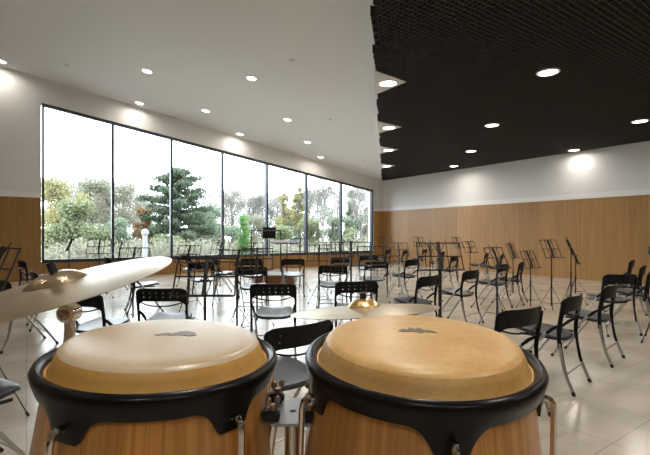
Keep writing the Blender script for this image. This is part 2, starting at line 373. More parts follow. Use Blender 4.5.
# windows: seven bays with sloping heads
edges = [.36, 2.17, 3.92, 5.67, 7.40, 9.14, 10.86, 12.58]
fy0, fy1 = YF+.02, YF+.17; fw = .035
for i in range(7):
    a, b = edges[i], edges[i+1]; z0 = SILL; o = MB()
    def quad(pts): o.prism([(x, fy0, z) for x, z in pts], [(x, fy1, z) for x, z in pts])
    la = fw*(1.6 if i == 0 else 1); lb = fw*(1.6 if i == 6 else 1)
    quad([(a, z0), (a+la, z0), (a+la, wtop(a+la)), (a, wtop(a))])
    quad([(b-lb, z0), (b, z0), (b, wtop(b)), (b-lb, wtop(b-lb))])
    quad([(a+la, z0), (b-lb, z0), (b-lb, z0+.06), (a+la, z0+.06)])
    quad([(a+la, wtop(a+la)-.07), (b-lb, wtop(b-lb)-.07), (b-lb, wtop(b-lb)), (a+la, wtop(a+la))])
    w = struct(o, 'window_%d' % (i+1), M['frame'])
    p = MB(); pts = [(a+la, z0+.06), (b-lb, z0+.06), (b-lb, wtop(b-lb)-.07), (a+la, wtop(a+la)-.07)]
    p.prism([(x, YF+.09, z) for x, z in pts], [(x, YF+.10, z) for x, z in pts]); p.build('pane', M['glass'], w)
m = MB(); m.box((WX0, YF-.05, SILL-.03), (WX1, YF+.02, SILL)); struct(m, 'trim_11', M['frame'])

# ---------------------------------------------------------------- outside
m = MB(); m.box((-70, YF+.5, -.4), (70, 120, -.15)); struct(m, 'ground', mat('meadow_grass', (.07, .08, .04), .9, noise=(.8, (.12, .11, .06))))
m = MB(); m.box((-12, YF+.36, -.15), (32, YF+9, -.05)); struct(m, 'terrace', mat('pale_paving', (.25, .24, .22), .8))

def rnd_dir():
    while True:
        v = Vector((random.uniform(-1, 1), random.uniform(-1, 1), random.uniform(-1, 1)))
        if .05 < v.length < 1: return v.normalized()
def leaves(mb, c, rad, n, size, squash=(1, 1, 1)):
    for _ in range(n):
        d = rnd_dir()*(random.random()**.45); p = Vector((c[0]+d.x*rad*squash[0], c[1]+d.y*rad*squash[1], c[2]+d.z*rad*squash[2]))
        a = rnd_dir(); b = a.cross(rnd_dir()).normalized(); s = size*random.uniform(.6, 1.3)
        mb.add([p-a*s, p+b*s*.6, p+a*s, p-b*s*.6], [(0, 1, 2, 3)])
def branches(mb, p, d, ln, r, depth, tips, spread=.55):
    pts = [p]; q = p.copy(); dd = d.copy(); seg = 4
    for i in range(seg):
        dd = (dd+rnd_dir()*.16+Vector((0, 0, .05))).normalized(); q = q+dd*ln/seg; pts.append(q.copy())
    mb.tube(pts, [r*(1-.5*i/seg) for i in range(seg+1)], 5)
    if depth == 0: tips.append(q); return
    k = 3 if depth > 1 else 4
    for j in range(k):
        nd = (dd+rnd_dir()*spread).normalized(); nd.z = abs(nd.z)*.8+.15
        branches(mb, pts[random.choice([2, 3, 4])] if j else q, nd.normalized(), ln*random.uniform(.6, .8), r*.55, depth-1, tips, spread)
GT = 'trees seen through the windows'
def tree(name, label, px, d, topy, wpx, leaf, kind='leafy', density=1.0):
    topy -= 7 if kind == 'leafy' else 0
    base = P(px, d, -.15); hgt = H+(HOR-topy)*d/F+.15; rad = wpx*d/F/2
    root = empty(name, base); tag(root, label, 'tree', GT)
    tk = MB(); fl = MB(); tips = []
    if kind == 'bare':
        for s in range(2): branches(tk, Vector((random.uniform(-.2, .2), 0, 0)), Vector((random.uniform(-.15, .15), random.uniform(-.1, .1), 1)).normalized(), hgt*.40, .07+.01*hgt, 4 if s == 0 else 3, tips, .5)
        mz = max(t.z for t in tips) if tips else hgt
        k = hgt/mz; mx = max(max(abs(t.x), abs(t.y)) for t in tips); kx = rad/mx
        tk.v = [(v[0]*kx, v[1]*kx, v[2]*k) for v in tk.v]; tips = [Vector((t.x*kx, t.y*kx, t.z*k)) for t in tips]
        for t in tips: leaves(fl, t, rad*.22, int(34*density), .05)
        tk.build('trunk', M['barkpale'], root); fl.build('foliage', leaf, root); return root
    if kind == 'pine':
        tk.tube([(0, 0, 0), (.1, 0, hgt*.5), (0, 0, hgt*.93)], [.2, .14, .04], 8)
        for i in range(30):
            z = hgt*(.16+.80*i/30); rr = rad*(.62+.42*math.sin(pi*min(1, .15+.8*i/30))-.35*(i/30)**3)*random.uniform(.7, 1.05); a = i*2.4
            e = Vector((math.cos(a)*rr, math.sin(a)*rr, z+.25))
            tk.tube([(0, 0, z), e*.6+Vector((0, 0, z*.4-.05)), e], [.05, .035, .015], 5)
            for f in (.35, .65, 1):
                c = Vector((0, 0, z)).lerp(e, f); leaves(fl, c, rad*.27, int(190*density), .09, (1, 1, .45))
        leaves(fl, (0, 0, hgt*.93), rad*.25, 300, .09)
    elif kind == 'leafy':
        tk.tube(bez([(0, 0, 0), (.08, .05, hgt*.3), (-.05, 0, hgt*.55), (.05, 0, hgt*.8)], 3), [.16, .15, .14, .13, .12, .11, .1, .08, .06, .04], 7)
        for i in range(16):
            z0 = hgt*random.uniform(.2, .7); a = random.uniform(0, 2*pi); r = rad*random.uniform(.4, .95)
            zz = hgt*random.uniform(.35, .9); r *= 1.0 if zz < hgt*.7 else .6
            e = Vector((math.cos(a)*r, math.sin(a)*r, zz))
            tk.tube([(0, 0, z0), e*.5+Vector((0, 0, z0*.5+.1)), e], [.05, .035, .012], 5)
            leaves(fl, e, rad*random.uniform(.28, .42), int(330*density), .075)
        leaves(fl, (0, 0, hgt*.8), rad*.45, int(700*density), .075); leaves(fl, (0, 0, hgt*.45), rad*.8, int(1600*density), .075, (1, 1, .8))
    elif kind == 'bush':
        for i in range(5):
            a = random.uniform(0, 2*pi); tk.tube([(0, 0, 0), (math.cos(a)*rad*.3, math.sin(a)*rad*.3, hgt*.4), (math.cos(a)*rad*.6, math.sin(a)*rad*.6, hgt*.8)], [.04, .03, .01], 5)
        for i in range(12):
            a = random.uniform(0, 2*pi); r = rad*random.uniform(0, .75)
            leaves(fl, (math.cos(a)*r, math.sin(a)*r, hgt*random.uniform(.2, .85)), rad*.38, int(300*density), .07, (1, 1, .9))
    elif kind == 'column':
        tk.tube([(0, 0, 0), (0, 0, hgt*.9)], [.07, .02], 6)
        for i in range(14): leaves(fl, (0, 0, hgt*(.1+.85*i/14)), rad*(1-.5*(i/14)), int(110*density), .07)
    tk.build('trunk', M['bark'], root); fl.build('foliage', leaf, root); return root
TREES = [
 ('autumn_tree', 'yellowing autumn tree seen at the left edge of the leftmost window pane', 60, 27, 178, 52, 'yellow', 'leafy', .8),
 ('autumn_tree', 'beige leaved autumn tree behind the middle of the leftmost pane', 90, 32, 176, 48, 'beige', 'leafy', .8),
 ('autumn_tree', 'low olive tree at the bottom of the leftmost pane', 76, 23, 205, 46, 'olive', 'leafy', .8),
 ('autumn_tree', 'thin beige tree just right of the first mullion', 124, 33, 186, 40, 'beige', 'leafy', .6),
 ('autumn_tree', 'small rust brown tree left of the dark pine', 143, 27, 210, 22, 'rust', 'leafy', .5),
 ('bare_tree', 'bare pale tree rising behind the second window pane', 135, 38, 182, 50, 'twig', 'bare', .8),
 ('pine_tree', 'tall dark green pine tree behind the third mullion', 177, 27, 169, 62, 'pine', 'pine', 1),
 ('bare_tree', 'grey bare tree right of the dark pine', 222, 40, 190, 40, 'twig', 'bare', .8),
 ('leafy_tree', 'pale green rounded tree at the foot of the dark pine, on its right', 207, 30, 208, 36, 'pale', 'leafy', .8),
 ('young_tree', 'bright green columnar young tree left of the black conductor desk', 244, 23, 214, 16, 'green', 'column', 1.2),
 ('bare_tree', 'grey twiggy tree above the bright green young tree', 246, 42, 186, 46, 'twig', 'bare', 1),
 ('autumn_tree', 'pale yellow tree behind the fifth pane from the left', 283, 36, 193, 26, 'yellow', 'leafy', .5),
 ('autumn_tree', 'slim yellow tree left of the fifth mullion', 299, 34, 190, 16, 'yellow', 'leafy', .5),
 ('bare_tree', 'large bare tree with spreading branches in the sixth pane', 322, 30, 174, 46, 'twig', 'bare', .5),
 ('bare_tree', 'bare tree in the rightmost window pane', 363, 32, 186, 36, 'twig', 'bare', .6),
 ('leafy_tree', 'green tree with pointed top in the rightmost pane', 352, 36, 203, 20, 'pale', 'leafy', .9),
 ('bare_tree', 'bare pale tree behind the conductor desk', 270, 44, 194, 40, 'twig', 'bare', .9),
 ('autumn_tree', 'tall beige tree at the right side of the leftmost pane', 107, 36, 180, 34, 'beige', 'leafy', .6),
 ('bare_tree', 'bare grey tree standing above the yellowing autumn tree at the far left', 70, 35, 171, 50, 'twig', 'bare', 1.2),
 ('bare_tree', 'bare grey tree straddling the first mullion', 110, 41, 176, 50, 'twig', 'bare', 1.2),
 ('bare_tree', 'bare grey tree behind the fourth mullion', 262, 48, 187, 44, 'twig', 'bare', 1.2),
 ('bare_tree', 'bare grey tree behind the fifth mullion', 306, 47, 184, 44, 'twig', 'bare', 1.0),
]
for (nm, lb, px, d, ty, w, lf, kd, dn) in TREES: tree(nm, lb, px, d, ty, w, L[lf], kd, dn)
BUSH = [(48, 25, 222, 34, 'yellow', 'yellow green bush at the lower left corner of the windows'), (68, 30, 212, 40, 'beige', 'beige bush under the yellowing autumn tree'),
 (98, 26, 222, 40, 'olive', 'olive bush left of the first mullion'), (122, 29, 215, 38, 'pale', 'pale green bush right of the first mullion'),
 (146, 32, 220, 36, 'olive', 'olive bush left of the dark pine trunk'), (168, 24, 236, 40, 'olive', 'low bush in front of the dark pine'),
 (196, 27, 228, 36, 'pale', 'pale bush at the lower right of the dark pine'), (216, 33, 216, 34, 'olive', 'olive bush behind the fourth pane left side'),
 (234, 28, 225, 30, 'pale', 'pale bush left of the bright green young tree'), (258, 34, 212, 34, 'beige', 'beige bush right of the bright green young tree'),
 (278, 29, 224, 32, 'olive', 'olive bush behind the fifth pane centre'), (294, 36, 212, 30, 'pale', 'pale green bush left of the fifth mullion'),
 (314, 31, 214, 32, 'olive', 'olive bush behind the sixth pane left side'), (333, 34, 210, 30, 'pale', 'pale bush left of the sixth mullion'),
 (350, 29, 222, 26, 'olive', 'olive bush behind the rightmost pane left side'), (367, 33, 214, 28, 'beige', 'beige bush at the right end of the windows')]
for (px, d, ty, w, lf, lb) in BUSH:
    o = tree('bush', lb, px, d, ty, w, L[lf], 'bush', 1.2); o['category'] = 'bush'; o['group'] = 'bushes seen through the windows'
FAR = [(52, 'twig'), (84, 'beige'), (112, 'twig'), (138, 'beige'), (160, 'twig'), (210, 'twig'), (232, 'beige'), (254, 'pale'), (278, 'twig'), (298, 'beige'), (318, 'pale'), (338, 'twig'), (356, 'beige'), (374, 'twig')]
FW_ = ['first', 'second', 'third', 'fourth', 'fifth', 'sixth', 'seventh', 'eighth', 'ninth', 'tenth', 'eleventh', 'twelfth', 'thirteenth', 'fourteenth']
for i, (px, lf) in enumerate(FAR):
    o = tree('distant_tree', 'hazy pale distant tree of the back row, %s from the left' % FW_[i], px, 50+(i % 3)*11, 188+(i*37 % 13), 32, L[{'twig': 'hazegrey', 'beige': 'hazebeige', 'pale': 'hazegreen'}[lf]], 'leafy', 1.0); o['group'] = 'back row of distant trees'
# tangled undergrowth along the edge of the grove
m = MB()
for k in range(150):
    px_ = 30+2.35*k; c = P(px_, random.uniform(20.5, 23)/(.823-.568*(px_-325)/F), 0); leaves(m, (c.x, c.y, random.uniform(.0, .75)), random.uniform(.4, .75), 130, .06, (1, 1, .8))
tag(m.build('undergrowth', L['beige']), 'tangled beige undergrowth along the foot of the trees outside', 'undergrowth', kind='stuff')
# white post outside
b = P(145, 18.5, -.15); m = MB(); m.tube([(b.x, b.y, -.15), (b.x, b.y, 1.25)], .10, 10); m.sphere((b.x, b.y, 1.36), .16)
tag(m.build('bollard_light', M['cable'], smooth=True), 'white round post standing outside in front of the dark pine, left side', 'post')

# ---------------------------------------------------------------- ceiling lamps
def orient(o, nrm): o.rotation_mode = 'QUATERNION'; o.rotation_quaternion = Vector((0, 0, 1)).rotation_difference(nrm)
NW = Vector((.1535, 0, 1)).normalized()
def on_white(px, py):
    v = ray(px, py); t = (3.70+.1535*13.16-H)/(v.z+.1535*v.x); return Vector((0, 0, H))+v*t
def on_dark(px, py, z=ZD):
    v = ray(px, py); t = (z-H)/v.z; return Vector((0, 0, H))+v*t
def downlight(loc, nrm, label, group, energy, r=.11, color=(1, .93, .84)):
    root = empty('recessed_downlight', loc); tag(root, label, 'ceiling light', group); orient(root, nrm)
    a = MB(); a.lathe([(r+.03, -.001), (r+.03, -.010), (r+.005, -.016), (r, -.010), (r, -.001)], 32); a.build('trim_ring', M['trimwhite'], root, smooth=True)
    a = MB(); a.lathe([(.0005, -.008), (r, -.008), (r, -.003), (.0005, -.003)], 32); a.build('diffuser', M['lamp'], root)
    ld = bpy.data.lights.new('downlight_lamp', 'AREA'); ld.shape = 'DISK'; ld.size = 2*r*.9; ld.energy = energy; ld.color = color; ld.spread = math.radians(165)
    lo = bpy.data.objects.new('lamp', ld); COL.objects.link(lo); lo.parent = root; lo.location = (0, 0, -.018)
WL = [(1, 61, 'downlight in the white ceiling at the left edge of the photo'), (147, 71, 'downlight in the white ceiling above the second window pane'),
 (251.5, 78, 'largest downlight in the middle of the white ceiling'), (139.5, 103, 'small downlight just above the window head, first from the left'),
 (205.7, 110.6, 'downlight above the third window pane'), (287.5, 119.4, 'downlight in the white ceiling above the fifth window pane'),
 (240, 134, 'small downlight close to the window wall above the fourth pane'), (307.5, 142, 'downlight above the sixth window pane'),
 (320.7, 157, 'small downlight nearest the room corner in the white ceiling')]
for (px, py, lb) in WL: downlight(on_white(px, py), NW, lb, 'downlights in the white ceiling', LAMP_WHITE)
DL = [(548, 72, 'brightest downlight in the black ceiling grid'), (640, 121, 'downlight in the black grid at the right edge'), (492, 125, 'downlight in the black grid, below and left of the brightest one'),
 (574, 150, 'downlight close to the right wall under the black grid'), (471, 151, 'downlight in the black grid above the music stands'), (454, 166, 'smallest downlight at the far end of the black grid'),
 (388, 83, 'nearest downlight on the stepped edge of the black grid'), (389, 127.5, 'second downlight along the stepped edge of the black grid'),
 (388.5, 150, 'third downlight along the stepped edge of the black grid'), (387, 166, 'farthest downlight along the stepped edge of the black grid')]
nrmE = Vector((-ED.y, ED.x, 0)).normalized()*-1
if nrmE.dot(Vector((1, -1, 0))) < 0: nrmE = -nrmE
eu = -ED.normalized()
for i, (px, py, lb) in enumerate(DL):
    z = ZD-.012 if i >= 6 else ZD-.002
    c = on_dark(px, py, z)
    downlight(c, Vector((0, 0, 1)), lb, 'downlights in the black ceiling', LAMP_DARK*(.55 if px == 574 else 1), r=.13)
    if i >= 6:
        t = MB(); b0 = CRN+ED*((c.y-YF)/ED.y); base = Vector((c.x, c.y, 0)); off = (base-Vector((b0.x, b0.y, 0))).dot(nrmE)
        f0 = base-nrmE*off
        pts = [f0-eu*.55-nrmE*.06, f0+eu*.55-nrmE*.06, base+nrmE*.28]
        t.prism([pz(v, z) for v in pts], [pz(v, z+.011) for v in pts]); struct(t, 'trim_%d' % (12+i), M['plaster'])
# unseen fill lamps added to brighten the foreground, carrying the grid on
for (x, y) in [(2.64, 2.6), (.8, .6), (-1.3, -1.6), (4.2, 1.2), (2.2, -.9), (.2, -3.0), (8.4, 1.6), (6.4, -.5), (4.4, -2.6), (12.2, 1.0)]: downlight(Vector((x, y, ZD-.002)), Vector((0, 0, 1)), 'unseen fill downlight added to the black ceiling', 'added fill downlights out of view', LAMP_DARK, r=.13)
for (x, y) in [(-4.5, 9.5), (-3, 5), (-5, 1), (0, 2.5)]: downlight(Vector((x, y, ztop(x))), NW, 'downlight of the white ceiling outside the frame', 'downlights outside the frame', LAMP_WHITE)
def detector(px, py, label, r=.06):
    c = on_white(px, py); root = empty('smoke_detector', c); tag(root, label, 'smoke detector', 'ceiling fittings'); orient(root, NW)
    a = MB(); a.lathe([(r, 0), (r, -.012), (r*.75, -.03), (.001, -.034)], 24); a.build('housing', M['plaster'], root, smooth=True)
    a = MB(); a.lathe([(r*.35, -.032), (r*.3, -.045), (.001, -.046)], 16); a.build('sensor', M['steel'], root, smooth=True)
detector(67, 65, 'round smoke detector on the white ceiling, above the left window corner', .07)
detector(292, 60, 'smoke detector on the white ceiling right of the largest downlight')
detector(363, 160, 'small ceiling detector near the room corner', .05)
detector(330, 119, 'tiny ceiling detector between two downlights and the black grid', .03)
def slot(pa, pb, label):
    a = on_white(*pa); b = on_white(*pb); c = (a+b)/2; ln = (b-a).length
    root = empty('linear_air_vent', c); tag(root, label, 'air vent', 'linear vents in the white ceiling')
    ax = (b-a).normalized(); R_ = Matrix((ax, NW.cross(ax), NW)).transposed(); root.rotation_mode = 'QUATERNION'; root.rotation_quaternion = R_.to_quaternion()
    f = MB(); f.box((-ln/2, -.045, -.006), (ln/2, -.02, .0)); f.box((-ln/2, .02, -.006), (ln/2, .045, .0)); f.build('vent_frame', M['plaster'], root)
    f = MB(); f.box((-ln/2, -.02, -.003), (ln/2, .02, .0)); f.build('vent_slot', M['frame'], root)
slot((142, 108.5), (176, 118), 'long thin air vent in the white ceiling above the second window pane')
slot((273, 148), (297, 153.5), 'long thin air vent in the white ceiling above the fifth window pane')

# ---------------------------------------------------------------- folding chair
def chair_proto():
    root = empty('folding_chair'); 
    HW = .225
    # seat: padded shell, rounded outline, dished
    s = MB(); N = 40; rings = [(0.0, .000), (.5, -.002), (.85, .004), (.96, .006), (1.0, -.004), (1.0, -.020), (.9, -.030), (.4, -.034), (0, -.034)]
    def outline(a):
        c, q = math.cos(a), math.sin(a); e = .62
        return (.205*math.copysign(abs(c)**e, c), .205*math.copysign(abs(q)**e, q))
    vs = []; fs = []
    for (k, dz) in rings:
        for i in range(N):
            x, y = outline(2*pi*i/N); x *= k; y *= k
            front = max(0, y-.12)*-.25
            vs.append((x*(1-.10*max(0, y/.205)), y*1.08+.02, .458+dz+y*.15-.6*max(0, y-.15)))
    for j in range(len(rings)-1):
        for i in range(N): fs.append((j*N+i, j*N+(i+1) % N, (j+1)*N+(i+1) % N, (j+1)*N+i))
    s.add(vs, fs); s.build('seat', M['seat'], root, smooth=True)
    # backrest: curved perforated band
    xs0 = [-.235, -.21]
    holes_x = [-.16, -.096, -.032, .032, .096, .16]; holes_z = [.035, .07]
    xs = sorted(set([-.240, -.232, -.215, -.195, .195, .215, .232, .240]+[h+d for h in holes_x for d in (-.0035, .0035)]+[-.128, -.064, 0, .064, .128]))
    zs = [0, .012, .0315, .0385, .0665, .0735, .095, .11]
    def bpos(x, z, off):
        t = abs(x)/.24
        lo = .655-.055*max(0, (t-.72)/.28)**1.5+.006*(1-t*t); hi = .785-.028*max(0, (t-.72)/.28)**2
        zz = lo+(hi-lo)*(z/.11)
        y = -.245+.055*t*t+(zz-.66)*-.16
        return Vector((x, y-off, zz))
    b = MB(); nx, nz_ = len(xs), len(zs)
    for off in (0, .010):
        b.v += [tuple(bpos(x, z, off)) for x in xs for z in zs]
    def hole(i, j): return any(abs((xs[i]+xs[i+1])/2-h) < .001 for h in holes_x) and any(abs((zs[j]+zs[j+1])/2-h) < .001 for h in (.035, .07))
    tot = nx*nz_
    for i in range(nx-1):
        for j in range(nz_-1):
            if hole(i, j):
                q = [(i, j), (i+1, j), (i+1, j+1), (i, j+1)]
                for k in range(4):
                    a_, c_ = q[k], q[(k+1) % 4]; ia = a_[0]*nz_+a_[1]; ic = c_[0]*nz_+c_[1]; b.f.append((ia, ic, ic+tot, ia+tot))
                continue
            k = i*nz_+j; b.f.append((k, k+nz_, k+nz_+1, k+1)); b.f.append((tot+k, tot+k+1, tot+k+nz_+1, tot+k+nz_))
    for i in range(nx-1):
        k = i*nz_; b.f.append((k, tot+k, tot+k+nz_, k+nz_)); k = i*nz_+nz_-1; b.f.append((k, k+nz_, tot+k+nz_, tot+k))
    for j in range(nz_-1):
        k = j; b.f.append((k, k+1, tot+k+1, tot+k)); k = (nx-1)*nz_+j; b.f.append((k, tot+k, tot+k+1, k+1))
    b.build('backrest', M['black'], root, smooth=True)
    # thin sagging bar below the band
    g_ = MB(); g_.tube(bez([(-.205, -.205, .645), (-.11, -.234, .620), (0, -.243, .612), (.11, -.234, .620), (.205, -.205, .645)], 5), .006, 6); g_.build('lower_back_bar', M['black'], root, smooth=True)
    for sx in (-1, 1):
        x = sx*HW
        # black upright
        u = MB(); pts = bez([(sx*.232, -.213, .745), (sx*.233, -.200, .66), (sx*.232, -.182, .55), (sx*.231, -.176, .45), (sx*.231, -.182, .36)], 4)
        u.tube(pts, [.020-.004*(i/(len(pts)-1)) for i in range(len(pts))], 8, flat=.62, up=(sx, 0, 0)); u.build('back_upright', M['black'], root, smooth=True)
        l = MB(); l.tube(bez([(sx*.231, -.180, .40), (sx*.231, -.192, .30), (sx*.232, -.225, .16), (sx*.234, -.285, .012)], 4), .0135, 8, flat=.8, up=(sx, 0, 0))
        lo = l.build('rear_leg', M['steel'], root, smooth=True)
        cv = MB(); cv.tube(bez([(sx*.222, -.180, .42), (sx*.222, -.193, .32), (sx*.222, -.212, .21), (sx*.224, -.224, .17)], 4), .0125, 8, flat=.55, up=(sx, 0, 0)); cv.build('leg_cover', M['black'], lo, smooth=True)
        r_ = MB(); r_.tube([(sx*.234, -.278, .03), (sx*.234, -.290, 0)], .015, 8); r_.build('rubber_foot', M['rubber'], lo)
        f = MB(); f.tube(bez([(sx*.213, -.10, .49), (sx*.213, 0, .385), (sx*.213, .13, .21), (sx*.213, .262, .012)], 3), .0125, 8, flat=.8, up=(sx, 0, 0))
        fo = f.build('front_leg', M['steel'], root, smooth=True)
        r_ = MB(); r_.tube([(sx*.213, .252, .025), (sx*.213, .272, 0)], .014, 8); r_.build('rubber_foot', M['rubber'], fo)
        j = MB(); j.tube([(sx*.222, -.185, .555), (sx*.216, -.125, .515), (sx*.213, -.075, .468)], [.010, .014, .013], 8); j.build('folding_joint', M['black'], root, smooth=True)
        sr = MB(); sr.box((sx*.205-.006, -.16, .425), (sx*.205+.006, .14, .442)); sr.build('seat_rail', M['stand'], root)
    st = MB(); st.tube([(-.233, -.226, .155), (.233, -.226, .155)], .007, 6); st.build('stretcher', M['steel'], root)
    st = MB(); st.tube([(-.213, .165, .155), (.213, .165, .155)], .006, 6); st.build('stretcher', M['steel'], root)
    return root

CH = [ # px of the back, depth of the back, heading, label
 (302, 2.50, -40, 'nearest chair, black perforated backrest, standing between the two congas'),
 (161, 4.13, 0, 'black folding chair seen from behind just past the left conga head'),
 (273, 4.5, -2, 'black folding chair with pale seat behind the gap between the congas'),
 (357, 4.74, -10, 'black folding chair directly behind the bell of the middle cymbal'),
 (429, 5.35, -46, 'black folding chair turned left, just behind the right tip of the middle cymbal'),
 (472, 6.2, -46, 'black folding chair right of the nearest pole of the tall black stand'),
 (504, 7.5, -48, 'black folding chair in the row at centre right, before the one closest to its stand'),
 (522, 8.1, -58, 'farther black folding chair tucked behind the centre right row, beside a low music stand'),
 (522, 3.02, -30, 'black folding chair right beside the rim of the right conga'),
 (574, 3.68, -45, 'black folding chair with grey legs in full view, second from the right conga'),
 (611, 4.42, -44, 'black folding chair third from the right conga in the right hand row'),
 (621, 5.55, -8, 'black folding chair with wide back at the right edge, facing away'),
 (632, 8.6, -50, 'topmost visible chair of the cluster at the right edge, blue sheen on its back'),
 (643, 7.1, -50, 'chair in the right edge cluster, second behind the topmost one'),
 (651, 6.15, -50, 'chair cut by the right edge of the photo in the right cluster'),
 (21, 8.4, 42, 'black folding chair by the left oak wall below the window corner'),
 (80, 3.85, 20, 'black folding chair partly hidden under the left cymbal, right of its stand'),
 (2, 4.9, 40, 'black folding chair under the left cymbal at the left edge'),
 (34, 6.0, 52, 'black folding chair with splayed legs seen under the left cymbal'),
 (-96, 2.055, 30, 'chair at the lower left edge of which only a seat corner shows'),
 (201, 8.0, 0, 'black folding chair behind the wide desk of the nearest music stand'),
 (252, 6.85, 0, 'black folding chair left of the brown podium, nearer of two in line'),
 (251, 8.9, 3, 'black folding chair left of the brown podium, farther of two in line'),
 (293, 9.0, -3, 'black folding chair in front of the right end of the brown podium'),
 (333, 7.15, -5, 'black folding chair behind the chair by the middle cymbal bell, to its left'),
 (341, 9.6, -10, 'black folding chair far behind the middle cymbal, under a music desk'),
 (377, 8.1, -18, 'black folding chair right of the crossed music desk behind the middle cymbal'),
 (369, 10.6, -14, 'small far chair in front of the right end of the windows'),
 (413, 8.8, -44, 'black folding chair turned left behind the thin pole left of the tall black stand'),
 (389, 14.2, -62, 'far small chair near the room corner, leftmost before the oak wall'),
 (406, 13.8, -60, 'far small chair with bluish back before the oak wall, second from the corner'),
 (425, 14.6, -62, 'far small chair before the oak wall, third from the corner'),
 (443, 12.8, -64, 'far small chair before the oak wall behind the tall black stand desk'),
 (487, 11.8, -62, 'far chair with bluish back before the oak wall, left under a music desk'),
 (502, 11.2, -66, 'far chair before the oak wall, right under a music desk'),
 (130, 7.2, 62, 'black folding chair sideways behind the right half of the left cymbal'),
 (213, 9.3, 58, 'black folding chair sideways behind the nearest music desk, to the right'),
 (107, 9.6, 50, 'far chair below the second window pane, just above the left cymbal'),
 (455, 10.2, -55, 'chair half hidden between the tall black stand and the centre right row'),
 (184, 10.6, 40, 'far chair under the windows at the tip of the left cymbal'),
]
proto = chair_proto(); index(); GC = 'black folding chairs'
for i, (px, d, hd, lb) in enumerate(CH):
    c = proto if i == 0 else copy_tree(proto)
    rz = rotfor(hd); p = P(px, d) + dirc(hd)*.225
    c.location = p; c.rotation_euler = (0, 0, rz); tag(c, lb, 'chair', GC)

# ---------------------------------------------------------------- wire music stand (origin at floor under the pole)
def stand_proto(zt, tilt=22, spread=.26, fan=True, k=1.0):
    """zt: height of the desk's top rail"""
    root = empty('music_stand')
    t = math.radians(tilt); hgt = .31; w = .25 if k > 1 else .22
    zc = zt-hgt*math.cos(t)*.62                                 # pole head height
    p = MB(); p.tube([(0, 0, .10), (0, 0, zc*.55)], .0125*k, 8); p.tube([(0, 0, zc*.5), (0, 0, zc)], .0095*k*k, 8); pole = p.build('pole', M['stand'], root, smooth=True)
    c = MB(); c.tube([(0, 0, zc*.53), (0, 0, zc*.58)], .015, 8); c.tube([(0, 0, zc*.555), (.035, 0, zc*.555)], .007, 6); c.build('clamp_collar', M['stand'], root)
    c = MB(); c.tube([(0, 0, zc-.03), (0, -.0, zc+.03)], .013, 8); c.tube([(-.03, 0, zc), (.03, 0, zc)], .010, 6); c.build('tilt_joint', M['stand'], root)
    c = MB(); c.tube([(0, 0, .40), (0, 0, .44)], .015, 8); c.build('leg_collar', M['stand'], root)
    for q in range(3):
        a = q*2*pi/3+.5; e = (math.cos(a), math.sin(a))
        l = MB(); l.tube([(e[0]*.012, e[1]*.012, .42), (e[0]*spread, e[1]*spread, .012)], .0055, 6, flat=.6)
        l.tube([(0, 0, .14), (e[0]*spread*.62, e[1]*spread*.62, .165)], .004, 5); lo = l.build('leg', M['stand'], root)
        f = MB(); f.tube([(e[0]*(spread-.012), e[1]*(spread-.012), .028), (e[0]*(spread+.008), e[1]*(spread+.008), 0)], .010, 6); f.build('rubber_foot', M['rubber'], lo)
    def D(u, v, o=0): # desk plane: u across, v up the slope, o out towards the player (-y)
        return (u, v*math.sin(t)-o*math.cos(t), zc+v*math.cos(t)-o*math.sin(t)*0)
    v0, v1 = -.12, .19; d = MB(); r = .0066
    for v in (v0, (v0+v1)/2+.0, v1): d.tube([D(-w, v), D(w, v)], r, 6)
    for u in (-w, w): d.tube([D(u, v0), D(u*.96, v1)], r, 6)
    d.tube([D(-.09, v0), D(-.09, v1)], r*.8, 6); d.tube([D(.09, v0), D(.09, v1)], r*.8, 6)
    d.tube([D(0, v0), D(0, v1+.01)], r*2.3*k, 8)
    d.build('desk', M['stand'], root)
    lip = MB(); lip.tube([D(-w, v0), D(-w, v0, .045), D(w, v0, .045), D(w, v0)], r, 6); lip.build('lip', M['stand'], root)
    if fan:
        for sx in (-1, 1):
            a = MB(); a.tube([D(-sx*.05, -.02, .008), D(sx*.10, v1+.045, .008)], .0042, 6); a.build('page_holder', M['stand'], root)
    return root
def place(o, px, d, hd, lb, g='wire music stands'):
    o.location = P(px, d); o.rotation_euler = (0, 0, rotfor(hd)); tag(o, lb, 'music stand', g)
